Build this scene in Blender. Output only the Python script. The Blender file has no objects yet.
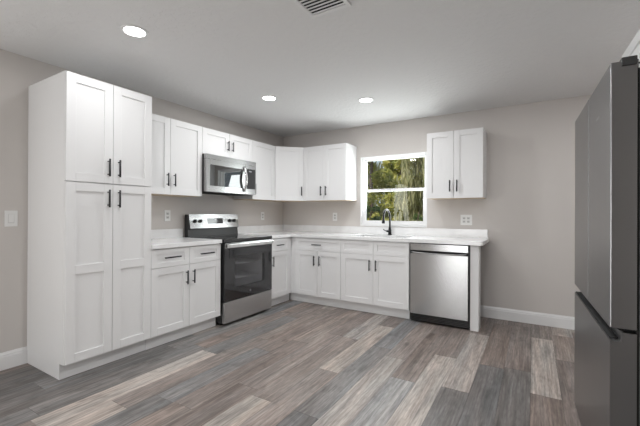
import bpy, bmesh, math, random
from mathutils import Vector, Matrix, Euler, noise as mnoise

S = bpy.context.scene
COL = S.collection
R = math.radians

# ------------------------------------------------------------------ camera
cam_d = bpy.data.cameras.new('camera')
cam = bpy.data.objects.new('camera', cam_d)
COL.objects.link(cam)
cam_d.sensor_fit = 'HORIZONTAL'
cam_d.sensor_width = 36.0
cam_d.lens = 349.678 / 640 * 36.0
cam_d.clip_start = 0.02
CAM_YAW, CAM_PITCH, CAM_ROLL = R(31.3285), R(0.1225), R(-0.2689)
cam.matrix_world = (Matrix.Translation((3.4128, -4.4689, 1.1876)) @ Matrix.Rotation(CAM_YAW, 4, 'Z')
                    @ Matrix.Rotation(R(90) + CAM_PITCH, 4, 'X') @ Matrix.Rotation(-CAM_ROLL, 4, 'Z'))
S.camera = cam

# ------------------------------------------------------------------ world, sun, daylight, exposure
world = bpy.data.worlds.new('world')
S.world = world
world.use_nodes = True
wn = world.node_tree.nodes
wn['Background'].inputs['Color'].default_value = (0.80, 0.90, 1.0, 1)
wn['Background'].inputs['Strength'].default_value = 0.75

sun_d = bpy.data.lights.new('sun', 'SUN')
sun_d.energy = 6.0
sun_d.angle = R(0.6)
sun_d.color = (1.0, 0.94, 0.82)
sun = bpy.data.objects.new('sun', sun_d)
COL.objects.link(sun)
sun.rotation_euler = Vector((0.62, 0.42, -0.72)).to_track_quat('-Z', 'Y').to_euler()


def area(name, loc, direction, sx, sy, energy, color=(1, 1, 1)):
    d = bpy.data.lights.new(name, 'AREA')
    d.shape = 'RECTANGLE'
    d.size, d.size_y = sx, sy
    d.energy = energy
    d.color = color
    o = bpy.data.objects.new(name, d)
    COL.objects.link(o)
    o.location = loc
    o.rotation_euler = Vector(direction).to_track_quat('-Z', 'Z').to_euler()
    return o


# added fill at an invented rear door and side window, plus sink window daylight
area('added_rear_fill', (1.7, -7.56, 0.85), (0.06, 1, -0.12), 1.1, 1.5, 46, (1.0, 0.99, 0.98))
area('added_side_fill', (0.03, -5.5, 1.5), (1, 0.15, 0.15), 1.3, 1.1, 23, (1.0, 0.99, 0.98))
area('sink_daylight', (1.81, 0.14, 1.50), (0, -1, 0.35), 0.8, 0.85, 18, (0.97, 0.99, 1.0))

CAN_ENERGY = 12.5
S.view_settings.view_transform = 'Standard'
S.view_settings.look = 'None'
S.view_settings.gamma = 1
S.view_settings.use_curve_mapping = False
S.view_settings.exposure = -0.15


# ------------------------------------------------------------------ materials
def mat(name, color, rough=0.5, metal=0.0, spec=0.5, bump=None, emit=None, coat=0.0):
    m = bpy.data.materials.new(name)
    m.use_nodes = True
    nt = m.node_tree
    b = nt.nodes['Principled BSDF']
    b.inputs['Base Color'].default_value = (*color, 1)
    b.inputs['Roughness'].default_value = rough
    b.inputs['Metallic'].default_value = metal
    b.inputs['Specular IOR Level'].default_value = spec
    b.inputs['Coat Weight'].default_value = coat
    if emit:
        b.inputs['Emission Color'].default_value = (*color, 1)
        b.inputs['Emission Strength'].default_value = emit
    if bump:
        scale, strength, dist = bump
        tc = nt.nodes.new('ShaderNodeTexCoord')
        n = nt.nodes.new('ShaderNodeTexNoise')
        n.inputs['Scale'].default_value = scale
        n.inputs['Detail'].default_value = 3
        bp = nt.nodes.new('ShaderNodeBump')
        bp.inputs['Strength'].default_value = strength
        bp.inputs['Distance'].default_value = dist
        nt.links.new(tc.outputs['Object'], n.inputs['Vector'])
        nt.links.new(n.outputs['Fac'], bp.inputs['Height'])
        nt.links.new(bp.outputs['Normal'], b.inputs['Normal'])
    return m


M = {}
M['paint'] = mat('white_cabinet_paint', (0.80, 0.80, 0.80), 0.38, spec=0.4)
M['trim'] = mat('white_trim_paint', (0.80, 0.80, 0.80), 0.4)
M['wall'] = mat('greige_wall_paint', (0.61, 0.578, 0.552), 0.75, bump=(220, 0.12, 0.003))
M['plate'] = mat('white_plastic', (0.80, 0.80, 0.79), 0.35)
M['plate_grey'] = mat('grey_white_plastic', (0.62, 0.62, 0.61), 0.35)
M['slot'] = mat('dark_slot', (0.06, 0.06, 0.06), 0.6)
M['black_metal'] = mat('black_metal', (0.018, 0.018, 0.02), 0.35, metal=0.4)
M['black_plastic'] = mat('black_plastic', (0.02, 0.02, 0.02), 0.4)
M['black_glass'] = mat('black_glass', (0.012, 0.012, 0.013), 0.06, spec=0.8)
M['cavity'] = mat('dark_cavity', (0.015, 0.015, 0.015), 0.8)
M['maple'] = mat('natural_wood', (0.62, 0.50, 0.36), 0.55)
M['chrome'] = mat('polished_steel', (0.78, 0.78, 0.78), 0.18, metal=1)
M['vinyl'] = mat('white_vinyl', (0.84, 0.84, 0.84), 0.35)
M['rack'] = mat('oven_rack_steel', (0.7, 0.7, 0.7), 0.3, metal=0.8)
M['ovenwall'] = mat('oven_enamel', (0.62, 0.62, 0.63), 0.4)
M['lens'] = mat('lamp_lens', (1, 1, 1), 0.4, emit=14)
M['grass'] = mat('lawn', (0.10, 0.14, 0.04), 0.9, bump=(30, 0.6, 0.05))
M['bark'] = mat('tree_bark', (0.16, 0.11, 0.08), 0.9, bump=(18, 0.8, 0.05))
M['mark_white'] = mat('printed_white', (0.7, 0.7, 0.7), 0.5)
M['emblem'] = mat('emblem_grey', (0.30, 0.30, 0.31), 0.3, metal=0.7)


def ceiling_mat():
    m = mat('textured_ceiling_paint', (0.78, 0.78, 0.78), 0.8)
    nt = m.node_tree
    b = nt.nodes['Principled BSDF']
    tc = nt.nodes.new('ShaderNodeTexCoord')
    n = nt.nodes.new('ShaderNodeTexNoise'); n.inputs['Scale'].default_value = 26; n.inputs['Detail'].default_value = 4
    r = nt.nodes.new('ShaderNodeValToRGB')
    r.color_ramp.elements[0].position = 0.46; r.color_ramp.elements[1].position = 0.58
    bp = nt.nodes.new('ShaderNodeBump'); bp.inputs['Strength'].default_value = 0.4; bp.inputs['Distance'].default_value = 0.004
    nt.links.new(tc.outputs['Object'], n.inputs['Vector'])
    nt.links.new(n.outputs['Fac'], r.inputs['Fac'])
    nt.links.new(r.outputs['Color'], bp.inputs['Height'])
    nt.links.new(bp.outputs['Normal'], b.inputs['Normal'])
    return m


ROT = 0.25


def steel_mat(name, color, rough, stretch, metal=1.0):
    """brushed stainless: fine streaks along one axis"""
    m = mat(name, color, rough, metal=metal)
    nt = m.node_tree
    b = nt.nodes['Principled BSDF']
    b.inputs['Anisotropic'].default_value = 0.8
    tg = nt.nodes.new('ShaderNodeTangent'); tg.direction_type = 'RADIAL'; tg.axis = 'Z'
    nt.links.new(tg.outputs[0], b.inputs['Tangent'])
    b.inputs['Anisotropic Rotation'].default_value = ROT
    tc = nt.nodes.new('ShaderNodeTexCoord')
    mp = nt.nodes.new('ShaderNodeMapping'); mp.inputs['Scale'].default_value = stretch
    n = nt.nodes.new('ShaderNodeTexNoise'); n.inputs['Scale'].default_value = 1; n.inputs['Detail'].default_value = 2
    mr = nt.nodes.new('ShaderNodeMapRange')
    mr.inputs['To Min'].default_value = rough - 0.02; mr.inputs['To Max'].default_value = rough + 0.03
    nt.links.new(tc.outputs['Object'], mp.inputs['Vector'])
    nt.links.new(mp.outputs['Vector'], n.inputs['Vector'])
    nt.links.new(n.outputs['Fac'], mr.inputs['Value'])
    nt.links.new(mr.outputs['Result'], b.inputs['Roughness'])
    return m


def quartz_mat():
    m = mat('white_quartz', (0.80, 0.80, 0.80), 0.16, spec=0.5)
    nt = m.node_tree
    b = nt.nodes['Principled BSDF']
    tc = nt.nodes.new('ShaderNodeTexCoord')
    n = nt.nodes.new('ShaderNodeTexNoise'); n.inputs['Scale'].default_value = 9; n.inputs['Detail'].default_value = 6
    r = nt.nodes.new('ShaderNodeValToRGB')
    r.color_ramp.elements[0].position = 0.35; r.color_ramp.elements[0].color = (0.82, 0.82, 0.82, 1)
    r.color_ramp.elements[1].position = 0.6; r.color_ramp.elements[1].color = (0.87, 0.87, 0.87, 1)
    nt.links.new(tc.outputs['Object'], n.inputs['Vector'])
    nt.links.new(n.outputs['Fac'], r.inputs['Fac'])
    nt.links.new(r.outputs['Color'], b.inputs['Base Color'])
    return m


def floor_mat():
    m = mat('vinyl_plank', (0.3, 0.27, 0.25), 0.42, spec=0.45)
    nt = m.node_tree
    L = nt.links
    N = nt.nodes.new
    b = nt.nodes['Principled BSDF']
    at = N('ShaderNodeAttribute'); at.attribute_name = 'tone'
    sd = N('ShaderNodeAttribute'); sd.attribute_name = 'seed'
    tc = N('ShaderNodeTexCoord')
    add = N('ShaderNodeVectorMath'); add.operation = 'ADD'
    L.new(tc.outputs['Object'], add.inputs[0]); L.new(sd.outputs['Color'], add.inputs[1])
    def streak(sx, sy, detail, lo, hi, a, c, dist=0.0):
        mp = N('ShaderNodeMapping'); mp.inputs['Scale'].default_value = (sx, sy, 1)
        n = N('ShaderNodeTexNoise'); n.inputs['Scale'].default_value = 1; n.inputs['Detail'].default_value = detail
        n.inputs['Distortion'].default_value = dist
        mr = N('ShaderNodeMapRange')
        mr.inputs['From Min'].default_value = lo; mr.inputs['From Max'].default_value = hi
        mr.inputs['To Min'].default_value = a; mr.inputs['To Max'].default_value = c
        L.new(add.outputs[0], mp.inputs['Vector']); L.new(mp.outputs[0], n.inputs['Vector']); L.new(n.outputs['Fac'], mr.inputs['Value'])
        return mr.outputs['Result']
    s1 = streak(75, 2.6, 5, 0.3, 0.7, 0.66, 1.30, 0.4)      # fine grain
    s2 = streak(14, 1.5, 3, 0.3, 0.7, 0.74, 1.24, 0.8)      # broad cathedral bands
    s3 = streak(9, 5.0, 5, 0.58, 0.72, 1.0, 0.66, 0.5)      # darker knots
    m1 = N('ShaderNodeMath'); m1.operation = 'MULTIPLY'; L.new(s1, m1.inputs[0]); L.new(s2, m1.inputs[1])
    s4 = streak(120, 14, 3, 0.3, 0.7, 0.80, 1.2, 0.2)      # short pores
    m3 = N('ShaderNodeMath'); m3.operation = 'MULTIPLY'; L.new(s3, m3.inputs[0]); L.new(s4, m3.inputs[1])
    m2 = N('ShaderNodeMath'); m2.operation = 'MULTIPLY'; L.new(m1.outputs[0], m2.inputs[0]); L.new(m3.outputs[0], m2.inputs[1])
    # slow drift between warm taupe and cool grey inside each plank
    mx = N('ShaderNodeMix'); mx.data_type = 'RGBA'; mx.blend_type = 'MULTIPLY'; mx.inputs['Factor'].default_value = 1
    hue = N('ShaderNodeMix'); hue.data_type = 'RGBA'
    hue.inputs['A'].default_value = (1.03, 0.985, 0.965, 1); hue.inputs['B'].default_value = (0.965, 1.0, 1.02, 1)
    L.new(streak(11, 1.3, 2, 0.35, 0.65, 0, 1), hue.inputs['Factor'])
    L.new(at.outputs['Color'], mx.inputs['A']); L.new(hue.outputs['Result'], mx.inputs['B'])
    vm = N('ShaderNodeVectorMath'); vm.operation = 'SCALE'
    L.new(mx.outputs['Result'], vm.inputs[0]); L.new(m2.outputs[0], vm.inputs['Scale'])
    L.new(vm.outputs[0], b.inputs['Base Color'])
    bp = N('ShaderNodeBump'); bp.inputs['Strength'].default_value = 0.25; bp.inputs['Distance'].default_value = 0.002
    L.new(m1.outputs[0], bp.inputs['Height']); L.new(bp.outputs['Normal'], b.inputs['Normal'])
    return m


def glass_mat(name, tint=(0.98, 1.0, 0.99), gloss=0.02):
    m = bpy.data.materials.new(name)
    m.use_nodes = True
    nt = m.node_tree
    nt.nodes.clear()
    o = nt.nodes.new('ShaderNodeOutputMaterial')
    t = nt.nodes.new('ShaderNodeBsdfTransparent'); t.inputs['Color'].default_value = (*tint, 1)
    g = nt.nodes.new('ShaderNodeBsdfGlossy'); g.inputs['Roughness'].default_value = 0.02
    mx = nt.nodes.new('ShaderNodeMixShader'); mx.inputs['Fac'].default_value = gloss
    nt.links.new(t.outputs[0], mx.inputs[1]); nt.links.new(g.outputs[0], mx.inputs[2]); nt.links.new(mx.outputs[0], o.inputs['Surface'])
    return m


def leaf_mat(name, c1, c2):
    m = mat(name, c1, 0.55)
    nt = m.node_tree
    b = nt.nodes['Principled BSDF']
    at = nt.nodes.new('ShaderNodeAttribute'); at.attribute_name = 'leaf'
    mx = nt.nodes.new('ShaderNodeMix'); mx.data_type = 'RGBA'
    mx.inputs['A'].default_value = (*c1, 1); mx.inputs['B'].default_value = (*c2, 1)
    nt.links.new(at.outputs['Fac'], mx.inputs['Factor'])
    nt.links.new(mx.outputs['Result'], b.inputs['Base Color'])
    tr = nt.nodes.new('ShaderNodeBsdfTranslucent')
    nt.links.new(mx.outputs['Result'], tr.inputs['Color'])
    ms = nt.nodes.new('ShaderNodeMixShader'); ms.inputs['Fac'].default_value = 0.4
    nt.links.new(b.outputs[0], ms.inputs[1]); nt.links.new(tr.outputs[0], ms.inputs[2])
    nt.links.new(ms.outputs[0], nt.nodes['Material Output'].inputs['Surface'])
    return m


M['ceiling'] = ceiling_mat()
M['steel'] = steel_mat('brushed_steel', (0.40, 0.40, 0.40), 0.24, (3, 3, 400))
M['steel_light'] = steel_mat('light_brushed_steel', (0.55, 0.55, 0.55), 0.28, (3, 3, 400))
M['steel_dark'] = steel_mat('dark_brushed_steel', (0.25, 0.25, 0.255), 0.30, (400, 400, 3))
M['quartz'] = quartz_mat()
M['floor'] = floor_mat()
M['glass'] = glass_mat('window_glass')
M['oven_glass'] = glass_mat('oven_door_glass', (0.88, 0.88, 0.89), 0.05)
M['mw_glass'] = glass_mat('tinted_microwave_glass', (0.10, 0.10, 0.11), 0.16)


# ------------------------------------------------------------------ mesh helpers
class MB:
    def __init__(self, bevel=0.0):
        self.bm = bmesh.new()
        self.bevel = bevel

    def box(self, x0, x1, y0, y1, z0, z1, bevel=None):
        bv = self.bevel if bevel is None else bevel
        t = bmesh.new()
        bmesh.ops.create_cube(t, size=1)
        for v in t.verts:
            v.co = Vector(((x0 + x1) / 2 + v.co.x * (x1 - x0), (y0 + y1) / 2 + v.co.y * (y1 - y0), (z0 + z1) / 2 + v.co.z * (z1 - z0)))
        if bv:
            bmesh.ops.bevel(t, geom=t.edges[:], offset=bv, segments=2, affect='EDGES', profile=0.6)
        self.merge(t)
        return self

    def merge(self, t):
        me = bpy.data.meshes.new('tmp')
        t.to_mesh(me)
        t.free()
        self.bm.from_mesh(me)
        bpy.data.meshes.remove(me)

    def prism(self, pts, z0, z1, bevel=0.0):
        """polygon given in plan (counter-clockwise), raised from z0 to z1"""
        t = bmesh.new()
        a = [t.verts.new((x, y, z0)) for x, y in pts]
        b = [t.verts.new((x, y, z1)) for x, y in pts]
        n = len(pts)
        t.faces.new(a[::-1]); t.faces.new(b)
        for i in range(n):
            t.faces.new((a[i], a[(i + 1) % n], b[(i + 1) % n], b[i]))
        if bevel:
            bmesh.ops.bevel(t, geom=t.edges[:], offset=bevel, segments=2, affect='EDGES')
        self.merge(t)
        return self

    def profile_x(self, pts, x0, x1, bevel=0.0):
        """profile in (y,z) pushed along x"""
        t = bmesh.new()
        a = [t.verts.new((x0, y, z)) for y, z in pts]
        b = [t.verts.new((x1, y, z)) for y, z in pts]
        n = len(pts)
        t.faces.new(a); t.faces.new(b[::-1])
        for i in range(n):
            t.faces.new((a[i], b[i], b[(i + 1) % n], a[(i + 1) % n]))
        bmesh.ops.recalc_face_normals(t, faces=t.faces[:])
        if bevel:
            bmesh.ops.bevel(t, geom=t.edges[:], offset=bevel, segments=2, affect='EDGES')
        self.merge(t)
        return self

    def cyl(self, p0, p1, r, seg=16, r2=None, smooth=True, bevel=0.0):
        p0, p1 = Vector(p0), Vector(p1)
        t = bmesh.new()
        L = (p1 - p0).length
        bmesh.ops.create_cone(t, cap_ends=True, cap_tris=False, segments=seg, radius1=r, radius2=r if r2 is None else r2, depth=L)
        if bevel:
            bmesh.ops.bevel(t, geom=[e for e in t.edges if e.calc_face_angle(0) > 1.0], offset=bevel, segments=2, affect='EDGES')
        q = (p1 - p0).to_track_quat('Z', 'Y').to_matrix().to_4x4()
        bmesh.ops.transform(t, matrix=Matrix.Translation((p0 + p1) / 2) @ q, verts=t.verts[:])
        if smooth:
            for f in t.faces:
                if len(f.verts) == 4:
                    f.smooth = True
        self.merge(t)
        return self

    def tube(self, pts, radii, seg=14):
        """swept round tube along points"""
        t = bmesh.new()
        rings = []
        n = len(pts)
        pts = [Vector(p) for p in pts]
        if not hasattr(radii, '__len__'):
            radii = [radii] * n
        up = Vector((1, 0, 0))
        for i, p in enumerate(pts):
            d = (pts[min(i + 1, n - 1)] - pts[max(i - 1, 0)]).normalized()
            u = up - d * up.dot(d)
            if u.length < 0.1:
                u = Vector((0, 1, 0)) - d * d.y
            u.normalize()
            v = d.cross(u)
            rings.append([t.verts.new(p + (u * math.cos(2 * math.pi * k / seg) + v * math.sin(2 * math.pi * k / seg)) * radii[i]) for k in range(seg)])
        for i in range(n - 1):
            for k in range(seg):
                f = t.faces.new((rings[i][k], rings[i][(k + 1) % seg], rings[i + 1][(k + 1) % seg], rings[i + 1][k]))
                f.smooth = True
        t.faces.new(rings[0][::-1]); t.faces.new(rings[-1])
        bmesh.ops.recalc_face_normals(t, faces=t.faces[:])
        self.merge(t)
        return self

    def build(self, name, m, parent=None):
        me = bpy.data.meshes.new(name)
        self.bm.to_mesh(me)
        self.bm.free()
        o = bpy.data.objects.new(name, me)
        COL.objects.link(o)
        me.materials.append(m)
        if parent:
            o.parent = parent
        return o


def thing(name, label, cat, loc=(0, 0, 0), rz=0.0, group=None):
    o = bpy.data.objects.new(name, None)
    COL.objects.link(o)
    o.location = loc
    o.rotation_euler = (0, 0, rz)
    o.empty_display_size = 0.1
    o['label'] = label
    o['category'] = cat
    if group:
        o['group'] = group
    return o


def structure(o):
    o['kind'] = 'structure'
    return o


def copy_tree(root, label=None, parent=None):
    c = root.copy()
    COL.objects.link(c)
    if parent:
        c.parent = parent
    if label:
        c['label'] = label
    for ch in list(root.children):
        copy_tree(ch, None, c)
    return c


# ------------------------------------------------------------------ room shell
RX, RD, H = 4.46, 7.60, 2.413          # right wall, rear wall distance, ceiling height
T = 0.15
WX0, WX1, WZ0, WZ1 = 1.352, 2.273, 1.020, 1.978     # sink window opening
PX0, PX1, PZ1 = 1.10, 2.30, 2.05                     # opening for the added rear patio door
SY0, SY1, SZ0, SZ1 = -6.25, -4.75, 0.90, 2.10          # added side window, unseen behind the camera

# plank floor ----------------------------------------------------------
TONES = {
    'L': (0.42, 0.368, 0.328), 'T': (0.272, 0.230, 0.206), 'B': (0.215, 0.180, 0.162),
    'G': (0.215, 0.209, 0.206), 'D': (0.158, 0.148, 0.142), 'S': (0.285, 0.275, 0.266), 'W': (0.345, 0.308, 0.280),
}
PW, PL = 0.174, 1.22
# (column, from distance, to distance): tone for planks the photograph shows clearly
known = {
    0: [(0.946, 2.17, 'L'), (2.17, 3.39, 'T'), (-0.27, 0.946, 'B')],
    1: [(0.30, 1.52, 'G'), (1.52, 2.74, 'G'), (2.74, 3.96, 'D'), (-0.92, 0.30, 'T')],
    2: [(1.67, 2.89, 'W'), (2.89, 4.11, 'W'), (0.45, 1.67, 'T'), (-0.77, 0.45, 'G')],
    3: [(0.90, 2.01, 'B'), (2.01, 3.23, 'S'), (-0.32, 0.90, 'B')],
    4: [(1.42, 2.64, 'L'), (0.20, 1.42, 'B'), (2.64, 3.86, 'W'), (-1.0, 0.20, 'T')],
    5: [(0.68, 1.965, 'W'), (1.965, 3.185, 'D'), (-0.54, 0.68, 'B')],
    6: [(0.21, 1.43, 'B'), (1.43, 2.65, 'D'), (-1.0, 0.21, 'T')],
    7: [(0.17, 1.39, 'B'), (1.39, 2.61, 'D'), (-1.0, 0.17, 'B')],
    8: [(0.50, 1.745, 'L'), (1.745, 2.965, 'B'), (-0.7, 0.50, 'T')],
    9: [(0.31, 1.0, 'T'), (1.0, 2.22, 'B'), (-0.9, 0.31, 'L')],
    -1: [(1.46, 2.68, 'T'), (2.74, 3.96, 'L'), (0.24, 1.46, 'W')],
    -2: [(1.45, 2.67, 'T'), (0.23, 1.45, 'B'), (2.67, 3.9, 'B')],
    -3: [(1.79, 3.01, 'B'), (0.57, 1.79, 'T'), (3.06, 4.28, 'T')],
    -4: [(0.9, 2.12, 'B'), (2.12, 3.07, 'G'), (3.07, 4.29, 'G')],
    -5: [(0.7, 1.92, 'T'), (1.92, 3.26, 'T'), (3.26, 4.5, 'L')],
    -6: [(1.2, 2.4, 'G'), (2.40, 3.62, 'L'), (0.0, 1.2, 'B')],
    -7: [(1.1, 2.35, 'B'), (2.35, 3.57, 'G')],
    -8: [(1.3, 2.5, 'G'), (2.5, 3.7, 'D'), (3.7, 4.9, 'G')],
    -9: [(2.2, 3.42, 'G'), (3.42, 4.6, 'D')], -10: [(2.7, 3.9, 'D')], -11: [(2.4, 3.6, 'D')],
}
rng = random.Random(7)
fm = bmesh.new()
tone_l = fm.loops.layers.float_color.new('tone')
seed_l = fm.loops.layers.float_color.new('seed')


def plank(x0, x1, d0, d1, tone, seed):
    g = 0.0007
    x0 = max(x0, 0) + g; x1 = min(x1, RX) - g
    d0 = max(d0, 0) + g; d1 = min(d1, RD) - g
    if x1 - x0 < 0.005 or d1 - d0 < 0.01:
        return
    top = [fm.verts.new(c) for c in ((x0, -d1, 0), (x1, -d1, 0), (x1, -d0, 0), (x0, -d0, 0))]
    bot = [fm.verts.new((v.co.x, v.co.y, -0.006)) for v in top]
    fs = [fm.faces.new(top), fm.faces.new(bot[::-1])]
    for i in range(4):
        fs.append(fm.faces.new((top[i], bot[i], bot[(i + 1) % 4], top[(i + 1) % 4])))
    for f in fs:
        for l in f.loops:
            l[tone_l] = (*tone, 1)
            l[seed_l] = (*seed, 1)


for k in range(-12, 16):
    x0, x1 = 2.01 + PW * k, 2.01 + PW * (k + 1)
    if x1 < 0 or x0 > RX:
        continue
    spans = sorted(known.get(k, []))
    start = spans[-1][1] if spans else rng.uniform(-1.2, 0)
    for q in range(len(spans) - 1):          # neighbours in a row meet end to end
        spans[q] = (spans[q][0], spans[q + 1][0], spans[q][2])
    if spans and spans[0][0] > 0:
        d = spans[0][0]
        while d > 0:
            spans.insert(0, (d - PL, d, rng.choice('TBGWB')))
            d -= PL
    d = start
    while d < RD:
        spans.append((d, d + PL, rng.choice('TBGDLWSB')))
        d += PL
    for a, b, t in spans:
        j = rng.uniform(0.92, 1.08)
        w = rng.uniform(-0.02, 0.02)
        c = TONES[t]
        plank(x0, x1, a, b, (c[0] * j * (1 + w), c[1] * j, c[2] * j * (1 - w)), (rng.uniform(0, 90), rng.uniform(0, 90), rng.uniform(0, 9)))
me = bpy.data.meshes.new('floor')
fm.to_mesh(me); fm.free()
me.materials.append(M['floor'])
floor = bpy.data.objects.new('floor', me)
COL.objects.link(floor)
structure(floor)
sub = MB().box(-T, RX + T, -RD - T, T, -0.15, -0.006)
s_ = sub.build('floor_slab', M['cavity'], floor)

structure(MB().box(-T, RX + T, -RD - T, T, H, H + 0.2).build('ceiling', M['ceiling']))
# roof eave overhang outside
w = MB()
w.box(-T, RX + T, 0, T, -0.15, WZ0).box(-T, RX + T, 0, T, WZ1, H)
w.box(-T, WX0, 0, T, WZ0, WZ1).box(WX1, RX + T, 0, T, WZ0, WZ1)
structure(w.build('wall_back', M['wall']))
structure(MB().box(RX, RX + T, -RD, 0, -0.15, H).build('wall_right', M['wall']))
w = MB()
w.box(-T, 0, -RD, SY0, -0.15, H).box(-T, 0, SY1, 0, -0.15, H)
w.box(-T, 0, SY0, SY1, -0.15, SZ0).box(-T, 0, SY0, SY1, SZ1, H)
structure(w.build('wall_left', M['wall']))
w = MB()
w.box(-T, PX0, -RD - T, -RD, -0.15, H).box(PX1, RX + T, -RD - T, -RD, -0.15, H).box(PX0, PX1, -RD - T, -RD, PZ1, H)
structure(w.build('wall_rear', M['wall']))


def baseboard(name, p0, p1, inward):
    """colonial profile board between two plan points; inward = unit vector into the room"""
    p0, p1, n = Vector(p0), Vector(p1), Vector(inward)
    prof = [(0, 0), (0.014, 0), (0.014, 0.095), (0.011, 0.104), (0.011, 0.112), (0.006, 0.122), (0.004, 0.130), (0, 0.130)]
    bm = bmesh.new()
    a = [bm.verts.new((p0.x + n.x * o, p0.y + n.y * o, z)) for o, z in prof]
    b = [bm.verts.new((p1.x + n.x * o, p1.y + n.y * o, z)) for o, z in prof]
    for i in range(len(prof)):
        j = (i + 1) % len(prof)
        bm.faces.new((a[i], b[i], b[j], a[j]))
    bm.faces.new(a); bm.faces.new(b[::-1])
    bmesh.ops.recalc_face_normals(bm, faces=bm.faces[:])
    me = bpy.data.meshes.new(name)
    bm.to_mesh(me); bm.free()
    me.materials.append(M['trim'])
    o = bpy.data.objects.new(name, me)
    COL.objects.link(o)
    return structure(o)


baseboard('baseboard_back', (2.88, 0), (RX, 0), (0, -1))
baseboard('baseboard_left', (0, -3.3095), (0, -RD), (1, 0))
baseboard('baseboard_right', (RX, -0.015), (RX, -RD + 0.02), (-1, 0))

# sink window -----------------------------------------------------------
win = bpy.data.objects.new('window_1', None)
COL.objects.link(win)
structure(win)
CY = 0.085     # frame plane behind the wall face
MR = 1.513     # meeting rail height
b = MB()       # painted reveal lining the opening
t_ = 0.012
b.box(WX0, WX0 + t_, 0.0, T, WZ0, WZ1).box(WX1 - t_, WX1, 0.0, T, WZ0, WZ1).box(WX0 + t_, WX1 - t_, 0.0, T, WZ1 - t_, WZ1)
b.build('window_reveal', M['trim'], win)
MB(0.003).box(WX0 + t_, WX1 - t_, -0.012, T, WZ0, WZ0 + 0.022).build('window_sill', M['trim'], win)
fx0, fx1, fz0, fz1 = WX0 + t_, WX1 - t_, WZ0 + 0.022, WZ1 - t_


def frame4(b, x0, x1, y0, y1, z0, z1, wl, wr, wb, wt):
    b.box(x0, x0 + wl, y0, y1, z0, z1).box(x1 - wr, x1, y0, y1, z0, z1)
    b.box(x0 + wl, x1 - wr, y0, y1, z0, z0 + wb).box(x0 + wl, x1 - wr, y0, y1, z1 - wt, z1)


b = MB(0.002)
frame4(b, fx0, fx1, 0.040, 0.125, fz0, fz1, 0.022, 0.022, 0.022, 0.013)
b.build('window_frame', M['vinyl'], win)
ix0, ix1, iz0, iz1 = fx0 + 0.022, fx1 - 0.022, fz0 + 0.022, fz1 - 0.013
b = MB(0.002)
frame4(b, ix0, ix1, 0.088, 0.116, MR - 0.014, iz1, 0.022, 0.022, 0.030, 0.022)
us = b.build('upper_sash', M['vinyl'], win)
MB().box(ix0 + 0.022, ix1 - 0.022, 0.100, 0.104, MR + 0.016, iz1 - 0.022).build('pane', M['glass'], us)
b = MB(0.002)
frame4(b, ix0, ix1, 0.050, 0.080, iz0, MR + 0.018, 0.030, 0.030, 0.034, 0.036)
ls = b.build('lower_sash', M['vinyl'], win)
MB().box(ix0 + 0.030, ix1 - 0.030, 0.063, 0.067, iz0 + 0.034, MR - 0.018).build('pane', M['glass'], ls)
MB(0.002).box(1.80, 1.84, 0.038, 0.050, MR - 0.004, MR + 0.012).build('sash_lock', M['vinyl'], ls)

# added patio door and side window, invented to bring in light -------------------------
pd = bpy.data.objects.new('added_door_1', None); COL.objects.link(pd); structure(pd)
b = MB(0.003)
frame4(b, PX0, PX1, -RD - 0.12, -RD - 0.04, 0, PZ1, 0.05, 0.05, 0.03, 0.05)
b.build('door_frame', M['vinyl'], pd)
MB().box(PX0 + 0.05, PX1 - 0.05, -RD - 0.082, -RD - 0.078, 0.03, PZ1 - 0.05).build('pane', M['glass'], pd)
sw = bpy.data.objects.new('added_window_2', None); COL.objects.link(sw); structure(sw)
b = MB(0.003)
b.box(-0.11, -0.06, SY0, SY0 + 0.05, SZ0, SZ1).box(-0.11, -0.06, SY1 - 0.05, SY1, SZ0, SZ1)
b.box(-0.11, -0.06, SY0 + 0.05, SY1 - 0.05, SZ0, SZ0 + 0.05).box(-0.11, -0.06, SY0 + 0.05, SY1 - 0.05, SZ1 - 0.05, SZ1)
b.build('window_frame', M['vinyl'], sw)
MB().box(-0.084, -0.080, SY0 + 0.05, SY1 - 0.05, SZ0 + 0.05, SZ1 - 0.05).build('pane', M['glass'], sw)


# ------------------------------------------------------------------ cabinet kit
# local frame of a cabinet: x to the right, y into the wall (front of box at y=0), z up
DT = 0.02


def shaker(name, x0, x1, z0, z1, parent, fw=0.062, mid=None, rail=None):
    g = 0.0017
    x0 += g; x1 -= g; z0 += g; z1 -= g
    rw = rail or fw
    b = MB(0.0012)
    b.box(x0, x0 + fw, -DT, 0, z0, z1).box(x1 - fw, x1, -DT, 0, z0, z1)
    b.box(x0 + fw, x1 - fw, -DT, 0, z0, z0 + rw).box(x0 + fw, x1 - fw, -DT, 0, z1 - rw, z1)
    if mid:
        b.box(x0 + fw, x1 - fw, -DT, 0, mid[0], mid[1])
    b.box(x0 + fw - 0.003, x1 - fw + 0.003, -DT + 0.009, -0.002, z0 + rw - 0.003, z1 - rw + 0.003, bevel=0)
    return b.build(name, M['paint'], parent)


def pull(parent, x, z, length=0.128, horizontal=False):
    """black bar pull on two posts"""
    b = MB()
    y = -DT - 0.030
    h = length / 2
    if horizontal:
        b.cyl((x - h, y, z), (x + h, y, z), 0.0068, 12, bevel=0.001)
        for s in (-1, 1):
            b.cyl((x + s * (h - 0.018), -DT - 0.0005, z), (x + s * (h - 0.018), y, z), 0.0045, 10)
    else:
        b.cyl((x, y, z - h), (x, y, z + h), 0.0068, 12, bevel=0.001)
        for s in (-1, 1):
            b.cyl((x, -DT - 0.0005, z + s * (h - 0.018)), (x, y, z + s * (h - 0.018)), 0.0045, 10)
    return b.build('handle', M['black_metal'], parent)


LEFT = R(90)
UZ0, UZ1 = 1.37, 2.132
CD = 0.61          # base box depth
UD = 0.31          # wall box depth


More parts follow.
